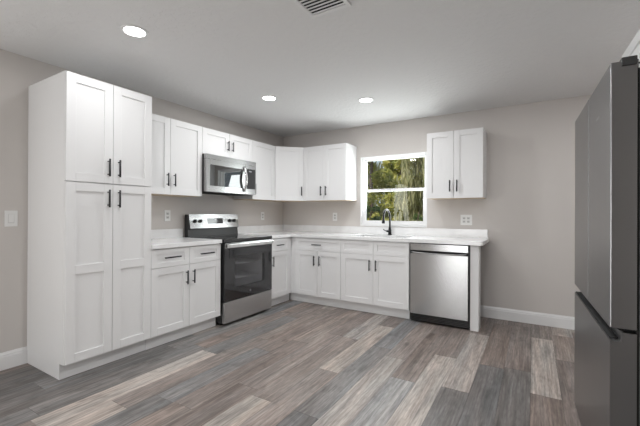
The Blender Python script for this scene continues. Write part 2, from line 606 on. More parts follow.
def wall_box(t, wdt, z0, z1, depth=UD):
    g = 0.0005
    MB(0.001).box(g, wdt - g, 0, depth - 0.001, z0 + 0.006, z1).build('carcass', M['paint'], t)
    u = MB().box(g + 0.002, wdt - g - 0.002, 0.002, depth - 0.003, z0, z0 + 0.006)
    o = u.build('underside', M['maple'], t)
    o['label'] = 'bare natural wood underside'


def double_wall(loc, rz, wdt, z0, z1, hz, label, off=0.039, hl=0.128, rail=None):
    t = thing('wall_cabinet', label, 'cabinet', loc, rz, 'white wall cabinets')
    wall_box(t, wdt, z0, z1)
    for k in (0, 1):
        d = shaker('door', k * wdt / 2, (k + 1) * wdt / 2, z0, z1, t, rail=rail)
        pull(d, wdt / 2 + (off if k else -off), hz, hl)
    return t


# --- pantry
PN, PF, PT = 3.309, 2.6655, 2.185
pw = PN - PF
t = thing('pantry_cabinet', 'tall white shaker pantry cabinet with four doors beside the light switch', 'cabinet', (0.61, -PN, 0), LEFT)
b = MB(0.001)
b.box(0, pw - 0.0005, 0, 0.609, 0.115, PT)
b.box(0, pw - 0.0005, 0.06, 0.609, 0, 0.115)
b.build('carcass', M['paint'], t)
for k in (0, 1):
    sx = 0.039 if k else -0.039
    d = shaker('door', k * pw / 2, (k + 1) * pw / 2, 1.411, PT - 0.004, t)
    pull(d, pw / 2 + sx, 1.532, 0.135)
    d = shaker('door', k * pw / 2, (k + 1) * pw / 2, 0.118, 1.407, t, mid=(0.745, 0.810))
    pull(d, pw / 2 + sx, 1.296, 0.135)

# --- wall cabinets
double_wall((UD, -PF, 0), LEFT, PF - 1.879, UZ0, UZ1, 1.518, 'white double-door wall cabinet between the tall pantry and the microwave')
double_wall((UD, -1.879, 0), LEFT, 1.879 - 1.080, 1.843, UZ1, 1.978, 'short white two-door wall cabinet directly above the microwave', off=0.037, hl=0.115)
t = thing('wall_cabinet', 'white single-door wall cabinet right of the microwave, before the angled corner unit', 'cabinet', (UD, -1.080, 0), LEFT, 'white wall cabinets')
wall_box(t, 0.47, UZ0, UZ1)
d = shaker('door', 0, 0.462, UZ0, UZ1, t)
pull(d, 0.030, 1.505)

# corner unit: five-sided plan, door on the diagonal
t = thing('corner_wall_cabinet', 'white wall cabinet with one angled door in the corner of the room', 'cabinet', (0, 0, 0), 0, 'white wall cabinets')
g = 0.001
plan = [(g, -g), (g, -0.609), (UD, -0.609), (0.609, -UD), (0.609, -g)]
MB().prism(plan, UZ0 + 0.006, UZ1).build('carcass', M['paint'], t)
o = MB().prism(plan, UZ0, UZ0 + 0.006).build('underside', M['maple'], t)
o['label'] = 'bare natural wood underside'
dl = math.hypot(0.299, 0.299)
d = shaker('door', 0.012, dl - 0.012, UZ0, UZ1, t)
d.matrix_local = Matrix.Translation((UD, -0.6095, 0)) @ Matrix.Rotation(R(45), 4, 'Z')
pull(d, dl - 0.042, 1.506)

double_wall((0.6105, -UD, 0), 0, 1.296 - 0.6105, UZ0, UZ1, 1.503, 'white double-door wall cabinet left of the window, next to the angled corner unit')
double_wall((2.349, -UD, 0), 0, 0.603, UZ0, UZ1, 1.508, 'white double-door wall cabinet hanging alone to the right of the window', off=0.038)


# --- base cabinets
BZ = 0.876
DZ = 0.706      # split between drawer row and doors


def base_box(t, x0, x1, depth=CD, toe=0.055, toe_x0=None):
    b = MB(0.001)
    b.box(x0, x1, 0, depth - 0.001, 0.115, BZ - 0.0005)
    b.build('carcass', M['paint'], t)
    MB().box(x0 if toe_x0 is None else toe_x0, x1, toe, toe + 0.018, 0, 0.1145).build('toe_kick', M['paint'], t)


BW = PF - 1.885
t = thing('base_cabinet', 'white base cabinet with two drawers between the pantry and the range', 'cabinet', (CD, -PF, 0), LEFT, 'white base cabinets')
base_box(t, 0.0005, BW)
for k in (0, 1):
    dr = shaker('drawer', k * BW / 2, (k + 1) * BW / 2, DZ, 0.868, t, fw=0.05, rail=0.042)
    pull(dr, BW * (0.25 + 0.5 * k), 0.792, 0.165, True)
    d = shaker('door', k * BW / 2, (k + 1) * BW / 2, 0.118, DZ, t)
    pull(d, BW / 2 + (0.038 if k else -0.038), 0.587)

NX = 1.075
t = thing('base_cabinet', 'narrow white base cabinet with one drawer, tucked between range and corner', 'cabinet', (CD, -NX, 0), LEFT, 'white base cabinets')
b = MB(0.001).box(0.0, NX - CD - 0.0005, 0, CD - 0.001, 0.115, BZ - 0.0005)
b.build('carcass', M['paint'], t)
MB().box(0.0, NX - 0.573, 0.055, 0.073, 0, 0.1145).build('toe_kick', M['paint'], t)
dr = shaker('drawer', 0.0, NX - 0.675, DZ, 0.868, t, fw=0.05, rail=0.042)
pull(dr, 0.170, 0.785, 0.135, True)
d = shaker('door', 0.0, NX - 0.675, 0.118, DZ, t)
pull(d, 0.030, 0.587)

t = thing('base_cabinet', 'white base cabinet with one wide drawer over two doors, at the inside corner', 'cabinet', (0, -CD, 0), 0, 'white base cabinets')
base_box(t, 0.0015, 1.380, toe_x0=0.556)
dr = shaker('drawer', 0.695, 1.380, DZ, 0.868, t, fw=0.05, rail=0.042)
pull(dr, 1.037, 0.787, 0.14, True)
for k in (0, 1):
    d = shaker('door', 0.695 + k * 0.3425, 0.695 + (k + 1) * 0.3425, 0.118, DZ, t)
    pull(d, 1.0375 + (0.040 if k else -0.040), 0.580)

SB0, SB1 = 1.3805, 2.2385
sm = (SB0 + SB1) / 2
t = thing('sink_base_cabinet', 'white base cabinet with two plain drawer panels, under the window and faucet', 'cabinet', (0, -CD, 0), 0, 'white base cabinets')
b = MB(0.001)
b.box(SB0, SB0 + 0.018, 0, CD - 0.001, 0.115, BZ - 0.0005).box(SB1 - 0.018, SB1, 0, CD - 0.001, 0.115, BZ - 0.0005)
b.box(SB0 + 0.018, SB1 - 0.018, 0, CD - 0.001, 0.115, 0.133).box(SB0 + 0.018, SB1 - 0.018, 0.0, 0.018, 0.70, BZ - 0.0005)
b.box(SB0 + 0.018, SB1 - 0.018, CD - 0.018, CD - 0.001, 0.133, BZ - 0.0005)
b.build('carcass', M['paint'], t)
MB().box(SB0, SB1, 0.055, 0.073, 0, 0.1145).build('toe_kick', M['paint'], t)
for k in (0, 1):
    xa, xb = (SB0, sm) if k == 0 else (sm, SB1)
    shaker('drawer_panel', xa, xb, DZ, 0.868, t, fw=0.05, rail=0.042)
    d = shaker('door', xa, xb, 0.118, DZ, t)
    pull(d, sm + (0.040 if k else -0.040), 0.583)

# end post right of the dishwasher
o = MB(0.0015).box(2.868, 2.9465, -0.611, -0.46, 0, BZ - 0.0005).build('end_panel', M['paint'])
o['label'] = 'narrow white end post holding up the countertop, right of the dishwasher'
o['category'] = 'post'

# ------------------------------------------------------------------ countertops
CT = 0.914
t = thing('countertop', 'short white quartz countertop between the pantry and the range', 'countertop', (0, -1.885, BZ))
MB(0.003).box(0.001, 0.648, -(PF - 1.885) + 0.001, 0, 0, CT - BZ).build('slab', M['quartz'], t)
MB(0.002).box(0.001, 0.020, -(PF - 1.885) + 0.001, 0, CT - BZ, 1.013 - BZ).build('backsplash', M['quartz'], t)

t = thing('countertop', 'long L-shaped white quartz countertop running under the window to the end post', 'countertop', (0, 0, BZ))
SX0, SX1, SYA, SYB = 1.46, 2.16, -0.545, -0.135     # sink cut-out
EX = 2.986
b = MB(0)
hh = CT - BZ
b.prism([(0.001, -NX + 0.001), (0.648, -NX + 0.001), (0.648, -0.648), (SX0, -0.648), (SX0, -0.001), (0.001, -0.001)], 0, hh)
b.prism([(SX1, -0.648), (EX - 0.012, -0.648), (EX, -0.636), (EX, -0.001), (SX1, -0.001)], 0, hh)
b.box(SX0, SX1, -0.648, SYA, 0, hh).box(SX0, SX1, SYB, -0.001, 0, hh)
bmesh.ops.remove_doubles(b.bm, verts=b.bm.verts[:], dist=1e-5)
o = b.build('slab', M['quartz'], t)
MB(0.002).box(0.021, EX - 0.018, -0.020, -0.001, hh, 1.013 - BZ).build('backsplash', M['quartz'], t)
MB(0.002).box(0.001, 0.020, -NX + 0.001, -0.001, hh, 1.013 - BZ).build('backsplash', M['quartz'], t)

# sink
t = thing('sink', 'undermount steel sink set in the countertop in front of the window', 'sink', (1.81, -0.34, 0.70))
b = MB(0)
x0, x1, y0, y1 = -0.348, 0.348, -0.203, 0.203
zt = BZ - 0.70 - 0.001
b.box(x0, x1, y0, y1, 0, 0.004).box(x0, x0 + 0.004, y0, y1, 0.004, zt).box(x1 - 0.004, x1, y0, y1, 0.004, zt)
b.box(x0, x1, y0, y0 + 0.004, 0.004, zt).box(x0, x1, y1 - 0.004, y1, 0.004, zt)
b.build('basin', M['steel'], t)
MB().cyl((0, 0.05, 0.004), (0, 0.05, 0.008), 0.045, 24).build('drain', M['chrome'], t)

# faucet
FX, FD = 1.815, 0.085
t = thing('faucet', 'dark gooseneck kitchen faucet with pull-down head behind the sink', 'faucet', (FX, -FD, CT + 0.0005))
b = MB()
b.cyl((0, 0, 0), (0, 0, 0.010), 0.028, 24, bevel=0.002).cyl((0, 0, 0.010), (0, 0, 0.060), 0.021, 20).cyl((0, 0, 0.060), (0, 0, 0.105), 0.019, 20, r2=0.015)
b.build('faucet_base', M['black_metal'], t)
pts = [(0, 0, 0.10), (0, 0, 0.17), (0, 0, 0.215)]
ra = 0.115
for i in range(1, 15):
    a = math.pi * i / 14
    pts.append((0, -ra + ra * math.cos(a), 0.215 + ra * math.sin(a)))
pts.append((0, -2 * ra, 0.210))
b = MB().tube(pts, 0.0115)
b.build('spout', M['black_metal'], t)
MB().cyl((0, -2 * ra, 0.222), (0, -2 * ra - 0.004, 0.155), 0.014, 18, r2=0.021, bevel=0.002).build('spray_head', M['black_metal'], t)
b = MB().cyl((0.0, 0, 0.045), (-0.042, -0.004, 0.050), 0.013, 14)
b.tube([(-0.042, -0.004, 0.050), (-0.060, -0.02, 0.058), (-0.072, -0.05, 0.075)], [0.007, 0.006, 0.005])
b.build('lever', M['black_metal'], t)

# ------------------------------------------------------------------ range
# local frame: x right along its front, y into the wall, origin at front-left on the floor
RW = 0.776
RF = 0.628      # body front plane
t = thing('range', 'freestanding stainless electric range with black glass top and oven door', 'stove', (RF, -1.869, 0), LEFT)
b = MB(0.002)
b.box(0, 0.02, 0.0, 0.598, 0.028, 0.876).box(RW - 0.02, RW, 0.0, 0.598, 0.028, 0.876)
b.box(0.02, RW - 0.02, 0.578, 0.598, 0.028, 0.876).box(0.02, RW - 0.02, 0.0, 0.578, 0.028, 0.23)
b.box(0.02, RW - 0.02, 0, 0.578, 0.80, 0.876).box(0.02, 0.075, 0.0, 0.03, 0.23, 0.80).box(RW - 0.075, RW - 0.02, 0.0, 0.03, 0.23, 0.80)
b.build('body', M['black_plastic'], t)
for xx in (0.05, RW - 0.05):
    for yy in (0.06, 0.54):
        MB().cyl((xx, yy, 0), (xx, yy, 0.028), 0.018, 12).build('foot', M['black_plastic'], t)
o = MB(0.004).box(0.003, RW - 0.003, -0.040, -0.001, 0.030, 0.250).build('storage_drawer', M['steel_light'], t)
# cooktop
ct = MB(0.006).box(-0.001, RW + 0.001, -0.042, 0.597, 0.8765, 0.916).build('cooktop', M['black_glass'], t)
for (cx_, cy_, cr) in ((0.19, 0.15, 0.105), (0.58, 0.15, 0.085), (0.19, 0.42, 0.08), (0.58, 0.42, 0.105), (0.39, 0.46, 0.05)):
    bm = bmesh.new()
    n = 40
    for rr in (cr, cr * 0.65):
        a = [bm.verts.new((cx_ + rr * math.cos(2 * math.pi * i / n), cy_ + rr * math.sin(2 * math.pi * i / n), 0.9164)) for i in range(n)]
        c = [bm.verts.new((cx_ + (rr - 0.002) * math.cos(2 * math.pi * i / n), cy_ + (rr - 0.002) * math.sin(2 * math.pi * i / n), 0.9164)) for i in range(n)]
        for i in range(n):
            bm.faces.new((c[i], a[i], a[(i + 1) % n], c[(i + 1) % n]))
    k = MB(); k.bm.free(); k.bm = bm
    k.build('burner_ring', M['emblem'], ct)
# oven door: black frame round a window, glass, liner and racks behind
od = MB(0.002)
dx0, dx1, dz0, dz1 = 0.003, RW - 0.003, 0.256, 0.872
gx0, gx1, gz0, gz1 = 0.150, 0.640, 0.385, 0.720
od.box(dx0, gx0, -0.040, -0.001, dz0, dz1, 0).box(gx1, dx1, -0.040, -0.001, dz0, dz1, 0)
od.box(gx0, gx1, -0.040, -0.001, dz0, gz0, 0).box(gx0, gx1, -0.040, -0.001, gz1, dz1, 0)
door = od.build('oven_door', M['black_glass'], t)
MB().box(dx0 + 0.002, dx1 - 0.002, -0.0435, -0.0405, dz0 + 0.002, 0.815).build('door_glass', M['oven_glass'], door)
b = MB(0.003)
b.box(dx0, dx1, -0.047, -0.0405, 0.817, dz1)
o = b.build('top_band', M['steel'], door)
b = MB()
hy = -0.074
b.box(0.010, RW - 0.026, hy - 0.012, hy + 0.010, 0.822, 0.866, 0.008)
b.build('handle', M['chrome'], door)
for xx in (0.05, RW - 0.05):
    MB(0.003).box(xx - 0.014, xx + 0.014, hy, -0.0475, 0.828, 0.856).build('handle_mount', M['chrome'], door)
MB().cyl((RW / 2, -0.0440, 0.318), (RW / 2, -0.0455, 0.318), 0.013, 20).build('emblem', M['emblem'], door)
b = MB()
b.box(0.08, 0.10, 0.035, 0.55, 0.24, 0.79).box(RW - 0.10, RW - 0.08, 0.035, 0.55, 0.24, 0.79).box(0.10, RW - 0.10, 0.53, 0.55, 0.24, 0.79)
b.box(0.10, RW - 0.10, 0.035, 0.53, 0.24, 0.25).box(0.10, RW - 0.10, 0.035, 0.53, 0.78, 0.79)
b.build('oven_liner', M['ovenwall'], t)
for zz in (0.46, 0.62):
    b = MB()
    for i in range(13):
        yy = 0.06 + i * 0.036
        b.cyl((0.102, yy, zz), (RW - 0.102, yy, zz), 0.003, 6)
    for xx in (0.12, RW / 2, RW - 0.12):
        b.cyl((xx, 0.05, zz - 0.003), (xx, 0.52, zz - 0.003), 0.003, 6)
    b.build('oven_rack', M['rack'], t)
# backguard
b = MB()
b.profile_x([(0.535, 0.9165), (0.597, 0.9165), (0.597, 1.172), (0.556, 1.172), (0.548, 1.165), (0.526, 1.02), (0.545, 1.0)], 0.0, RW)
bg = b.build('backguard', M['black_plastic'], t)
# silver control fascia, leaning back a little
b = MB(0.002)
b.profile_x([(0.518, 1.012), (0.5255, 1.012), (0.549, 1.172), (0.544, 1.177)], 0.012, RW - 0.004)
fa = b.build('control_panel', M['steel'], t)


def on_fascia(z, out=0.0):
    f = (z - 1.012) / (1.177 - 1.012)
    return 0.518 + f * (0.544 - 0.518) - out


nrm = Vector((0, -1, 0.16)).normalized()
for xx in (0.085, 0.160, 0.625, 0.700):
    p = Vector((xx, on_fascia(1.095), 1.095))
    b = MB().cyl(p, p + nrm * 0.020, 0.021, 20, r2=0.018, bevel=0.002)
    b.cyl(p + nrm * 0.020, p + nrm * 0.028, 0.008, 10)
    b.build('knob', M['black_plastic'], fa)
z0_, z1_ = 1.062, 1.128
disp = MB().profile_x([(on_fascia(z0_, 0.0015), z0_), (on_fascia(z0_, -0.001), z0_), (on_fascia(z1_, -0.001), z1_), (on_fascia(z1_, 0.0015), z1_)], 0.268, 0.508).build('display', M['black_glass'], fa)
MB().box(0.376, 0.402, on_fascia(1.108, 0.0024), on_fascia(1.108, 0.0012), 1.104, 1.113).build('clock_digits', M['mark_white'], fa)

# ------------------------------------------------------------------ microwave
MWW = 0.788
t = thing('microwave', 'stainless over-the-range microwave with tinted window, hung above the range', 'microwave', (0.345, -1.874, 1.424), LEFT)
mh = 0.412
b = MB(0.003).box(0, MWW, 0.0, 0.343, 0.006, mh)
b.build('body', M['black_plastic'], t)
MB(0.002).box(0.02, MWW - 0.02, -0.02, 0.33, -0.004, 0.006).build('vent_grille', M['cavity'], t)
dW = 0.600
b = MB(0.0015)
wx0, wx1, wz0, wz1 = 0.045, 0.540, 0.068, 0.300
b.box(0.0, wx0, -0.050, -0.001, 0, mh - 0.052).box(wx1, dW, -0.050, -0.001, 0, mh - 0.052)
b.box(wx0, wx1, -0.050, -0.001, 0, wz0).box(wx0, wx1, -0.050, -0.001, wz1, mh - 0.052)
md = b.build('door', M['steel'], t)
MB().box(wx0, wx1, -0.046, -0.042, wz0, wz1).build('window_glass', M['mw_glass'], md)
MB().box(wx0, wx1, -0.040, -0.002, wz0, wz1).build('screen', M['cavity'], md)
b = MB()
pts, rad = [], []
for i in range(13):
    f = i / 12
    pts.append((0.572, -0.052 - 0.045 * math.sin(math.pi * f), 0.030 + 0.30 * f))
    rad.append(0.013)
b.tube(pts, rad, 14)
b.build('handle', M['chrome'], md)
MB(0.002).box(0, MWW, -0.050, -0.001, mh - 0.050, mh).build('top_trim', M['steel'], t)
b = MB(0.0015)
b.box(dW + 0.002, MWW, -0.050, -0.001, 0, 0.068).box(dW + 0.002, MWW, -0.050, -0.001, 0.315, mh - 0.052)
b.box(dW + 0.002, dW + 0.022, -0.050, -0.001, 0.068, 0.315).box(MWW - 0.015, MWW, -0.050, -0.001, 0.068, 0.315)
cp = b.build('control_frame', M['steel'], t)
kp = MB().box(dW + 0.022, MWW - 0.015, -0.049, -0.002, 0.068, 0.315).build('keypad', M['black_glass'], t)
MB().box(dW + 0.060, dW + 0.110, -0.0497, -0.0488, 0.278, 0.292).build('clock_display', M['emblem'], kp)
MB().cyl((0.535, -0.0502, 0.035), (0.535, -0.0515, 0.035), 0.012, 18).build('emblem', M['emblem'], md)

# ------------------------------------------------------------------ dishwasher
t = thing('dishwasher', 'stainless steel dishwasher with black base grille under the countertop', 'dishwasher', (2.2405, -0.61, 0))
dw = 0.626
MB().box(0.001, dw, 0.0, 0.575, 0.02, 0.872).build('tub', M['black_plastic'], t)
d = MB(0.003).box(0.014, 0.610, -0.030, -0.001, 0.098, 0.760).build('door', M['steel'], t)
# control strip with a scooped pocket handle under it
cs = MB(0.002).box(0.014, 0.610, -0.030, -0.001, 0.793, 0.866).build('control_panel', M['steel'], t)
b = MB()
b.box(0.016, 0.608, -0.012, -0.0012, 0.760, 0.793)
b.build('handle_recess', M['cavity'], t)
bm = bmesh.new()
n = 24
rows = []
for i in range(n + 1):
    f = i / n
    x = 0.030 + f * 0.564
    s = math.sin(math.pi * f) ** 0.5
    y = -0.032 - 0.022 * s
    zt = 0.783 - 0.012 * s
    rows.append([bm.verts.new((x, -0.020, zt)), bm.verts.new((x, y, zt)), bm.verts.new((x, y - 0.002, zt - 0.008)), bm.verts.new((x, y, 0.758)), bm.verts.new((x, -0.020, 0.754))])
for i in range(n):
    for j in range(5):
        bm.faces.new((rows[i][j], rows[i + 1][j], rows[i + 1][(j + 1) % 5], rows[i][(j + 1) % 5]))
bm.faces.new(rows[0]); bm.faces.new(rows[-1][::-1])
bmesh.ops.recalc_face_normals(bm, faces=bm.faces[:])
k = MB(); k.bm.free(); k.bm = bm
k.build('handle', M['steel'], d)
b = MB(0.001)
b.box(0.012, 0.614, -0.010, -0.001, 0.020, 0.095)
for i in range(4):
    zz = 0.030 + i * 0.016
    b.box(0.016, 0.610, -0.018, -0.010, zz, zz + 0.008)
b.build('base_grille', M['black_glass'], t)

# ------------------------------------------------------------------ fridge and the cabinet above it
FW_ = 0.945
ang = R(-90) + math.atan2(0.028, 0.945)
t = thing('refrigerator', 'dark stainless French-door refrigerator with bottom freezer at the right edge', 'refrigerator', (3.630, -1.859, 0), ang)
FH = 1.752
MB(0.003).box(0.006, FW_ - 0.006, 0.085, 0.735, 0.03, FH - 0.025).build('body', M['steel_dark'], t)
for xx in (0.06, FW_ - 0.06):
    for yy in (0.12, 0.68):
        MB().cyl((xx, yy, 0), (xx, yy, 0.03), 0.02, 12).build('foot', M['black_plastic'], t)
MB().box(0.012, FW_ - 0.012, 0.0765, 0.0845, 0.05, FH - 0.03).build('door_gasket', M['cavity'], t)
half = FW_ / 2
zs = 0.772       # bottom of the upper doors
for k in (0, 1):
    xa, xb = (0, half - 0.006) if k == 0 else (half + 0.006, FW_)
    d = MB(0.003 if k else 0.0006).box(xa, xb, 0, 0.076, zs, FH).build('door', M['steel_dark'], t)
    # hinge cover
    hx0, hx1 = (0.005, 0.10) if k == 0 else (FW_ - 0.10, FW_ - 0.004)
    MB(0.003).box(hx0 - (0.005 if k == 0 else 0), hx1 + (0.009 if k else 0), 0.030, 0.075, FH - 0.020, FH + 0.012).build('hinge_cover', M['black_plastic'], d)
# dark strip painting the shade in the gap between the doors
MB().box(half - 0.0058, half + 0.0058, 0.003, 0.074, zs + 0.002, FH - 0.003).build('gap_shade', M['cavity'], t)
# emblem on the near door
b = MB().box(half + 0.20, half + 0.25, -0.0012, -0.0003, 1.598, 1.608)
b.build('emblem', M['emblem'], t)
# freezer drawer: chamfered lip in front, pull scoop behind it
b = MB()
b.profile_x([(0, 0.055), (0.076, 0.055), (0.076, 0.758), (0.036, 0.758), (0.030, 0.724), (0.0, 0.724)], 0, FW_, bevel=0.002)
fz = b.build('freezer_drawer', M['steel_dark'], t)
MB().box(0.012, FW_ - 0.03, 0.031, 0.0755, 0.7585, zs - 0.0005).build('pull_recess', M['cavity'], fz)
MB(0.001).box(0.008, FW_ - 0.035, 0.004, 0.0355, 0.7245, 0.7275).build('lip_shade', M['cavity'], fz)  # near-black sheet on the lip top, standing in for the pocket's shade
MB().box(0.02, FW_ - 0.02, 0.03, 0.08, 0.01, 0.05).build('base_grille', M['black_plastic'], t)

cab = thing('over_fridge_cabinet', 'white two-door cabinet mounted above the refrigerator', 'cabinet', (3.868, -1.846, 0), ang)
MB(0.001).box(0, FW_, 0, 0.555, 1.80, 2.105).build('carcass', M['paint'], cab)
for k in (0, 1):
    d = shaker('door', k * half, (k + 1) * half, 1.80, 2.105, cab, fw=0.055)
    pull(d, half + (0.038 if k else -0.038), 1.87, 0.11)


# ------------------------------------------------------------------ electrical plates
def outlet_face(b, cx, cz):
    """slots of one receptacle as raised-in dark slits (local x/z on the plate)"""
    for s in (-1, 1):
        b.box(cx - 0.008, cx - 0.005, -0.0072, -0.0065, cz + s * 0.019 - 0.005, cz + s * 0.019 + 0.006)
        b.box(cx + 0.005, cx + 0.008, -0.0072, -0.0065, cz + s * 0.019 - 0.004, cz + s * 0.019 + 0.005)


def plate(name, label, cat, loc, rz, kind, wdt=0.072, hgt=0.118):
    t = thing(name, label, cat, loc, rz)
    MB(0.0015).box(-wdt / 2, wdt / 2, -0.0055, -0.0003, -hgt / 2, hgt / 2).build('cover_plate', M['plate'], t)
    gangs = 2 if wdt > 0.1 else 1
    for g_ in range(gangs):
        cx = (g_ - (gangs - 1) / 2) * 0.048
        if kind == 'outlet':
            for s in (-1, 1):
                r_ = MB(0.002).box(cx - 0.0165, cx + 0.0165, -0.0068, -0.0050, s * 0.020 - 0.014, s * 0.020 + 0.014).build('receptacle', M['plate_grey'], t)
                b = MB()
                for q in (-1, 1):
                    b.box(cx + q * 0.0065 - 0.0018, cx + q * 0.0065 + 0.0018, -0.0074, -0.0066, s * 0.020 - 0.004, s * 0.020 + 0.007)
                b.cyl((cx, -0.0074, s * 0.020 - 0.008), (cx, -0.0066, s * 0.020 - 0.008), 0.0024, 8)
                b.build('slots', M['slot'], r_)
        else:
            MB(0.001).box(cx - 0.019, cx + 0.019, -0.0062, -0.0050, -0.035, 0.035).build('rocker_frame', M['plate_grey'], t)
            MB(0.0015).profile_x([(-0.0060, -0.033), (-0.0100, 0.033), (-0.0055, 0.033), (-0.0055, -0.033)], cx - 0.0165, cx + 0.0165).build('rocker', M['plate'], t)
    return t


plate('light_switch', 'white rocker light switch on the wall left of the tall pantry', 'light switch', (0, -3.412, 1.140), LEFT, 'switch', 0.078, 0.122)
plate('electrical_outlet', 'white wall outlet between the pantry and the range control panel', 'outlet', (0, -2.072, 1.160), LEFT, 'outlet')
plate('electrical_outlet', 'white wall outlet right of the range, on the left wall near the corner', 'outlet', (0, -0.497, 1.150), LEFT, 'outlet')
plate('electrical_outlet', 'small white wall outlet between the corner and the window', 'outlet', (0.950, 0, 1.145), 0, 'outlet')
plate('electrical_outlet', 'wide white double outlet plate below the cabinet right of the window', 'outlet', (2.735, 0, 1.122), 0, 'outlet', 0.128, 0.124)

# ------------------------------------------------------------------ ceiling: recessed lamps and vent
lamps = [
    (1.115, 3.109, 'recessed ceiling light nearest the tall pantry, at the left of the photo'),
    (1.019, 1.586, 'recessed ceiling light above the range side of the kitchen, middle of three'),
    (1.878, 1.007, 'recessed ceiling light closest to the window wall'),
    (3.05, 3.20, 'added unseen recessed ceiling light in the right half of the room, in front of the refrigerator'),  # invented lamp, added to brighten the right side
    (1.15, 5.60, 'added unseen recessed ceiling light at the rear left of the room'),  # invented lamp, added as weak fill behind the camera
    (3.10, 5.60, 'added unseen recessed ceiling light at the rear right of the room'),  # second invented rear lamp, added for fill
    (4.12, 1.25, 'added unseen recessed ceiling light in the far right corner beyond the refrigerator'),  # invented lamp out of view, added to lift the upper right wall
]
first = None
for i, (lx, ld, lab) in enumerate(lamps):
    if first is None:
        first = thing('recessed_light', lab, 'ceiling light', (lx, -ld, H), 0, 'recessed ceiling lights')
        bm = bmesh.new()
        n = 40
        prof = [(0.088, -0.0004), (0.087, -0.004), (0.068, -0.006), (0.066, -0.0045), (0.066, -0.0004)]
        rings = [[bm.verts.new((r_ * math.cos(2 * math.pi * k / n), r_ * math.sin(2 * math.pi * k / n), z_)) for k in range(n)] for r_, z_ in prof]
        for a in range(len(prof)):
            c_ = (a + 1) % len(prof)
            for k in range(n):
                f = bm.faces.new((rings[a][k], rings[a][(k + 1) % n], rings[c_][(k + 1) % n], rings[c_][k]))
        bmesh.ops.recalc_face_normals(bm, faces=bm.faces[:])
        kk = MB(); kk.bm.free(); kk.bm = bm
        kk.build('trim_ring', M['trim'], first)
        MB().cyl((0, 0, -0.0040), (0, 0, -0.0006), 0.0655, 40).build('lens', M['lens'], first)
        r0 = first
    else:
        r0 = copy_tree(first, lab)
        r0.location = (lx, -ld, H)
    ld_ = bpy.data.lights.new('can_light', 'AREA')
    ld_.shape = 'DISK'
    ld_.size = 0.14
    ld_.energy = CAN_ENERGY * (0.5, 0.85, 0.9, 1.9, 0.2, 0.2, 0.7)[i]
    ld_.color = (0.985, 0.99, 1.0)
    lo = bpy.data.objects.new('can_light', ld_)
    COL.objects.link(lo)
    lo.location = (lx, -ld, H - 0.008)

vx0, vx1, vd0, vd1 = 2.235, 2.505, 2.635, 2.935
t = thing('ceiling_vent', 'white louvered air vent in the ceiling at the top of the photo', 'vent', ((vx0 + vx1) / 2, -(vd0 + vd1) / 2, H))
hw, hd = (vx1 - vx0) / 2, (vd1 - vd0) / 2
b = MB(0.0015)
bw = 0.024
b.box(-hw, hw, hd - bw, hd, -0.011, -0.0004).box(-hw, hw, -hd, -hd + bw, -0.011, -0.0004)
b.box(-hw, -hw + bw, -hd + bw, hd - bw, -0.011, -0.0004).box(hw - bw, hw, -hd + bw, hd - bw, -0.011, -0.0004)
b.build('frame', M['trim'], t)
MB().box(-hw + bw, hw - bw, -hd + bw, hd - bw, -0.002, -0.0004).build('duct_opening', M['cavity'], t)
ns = 9
for i in range(ns):
    y = -hd + bw + (i + 0.5) * (2 * hd - 2 * bw) / ns
    b = MB()
    b.profile_x([(y - 0.0125, -0.010), (y - 0.012, -0.0125), (y + 0.0085, -0.0055), (y + 0.0085, -0.0030)], -hw + bw, hw - bw)
    b.build('louver', M['trim'], t)

# ------------------------------------------------------------------ garden beyond the window
g_ = MB().box(-30, 30, T + 0.01, 40, -0.4, -0.25).build('ground', M['grass'])
structure(g_)


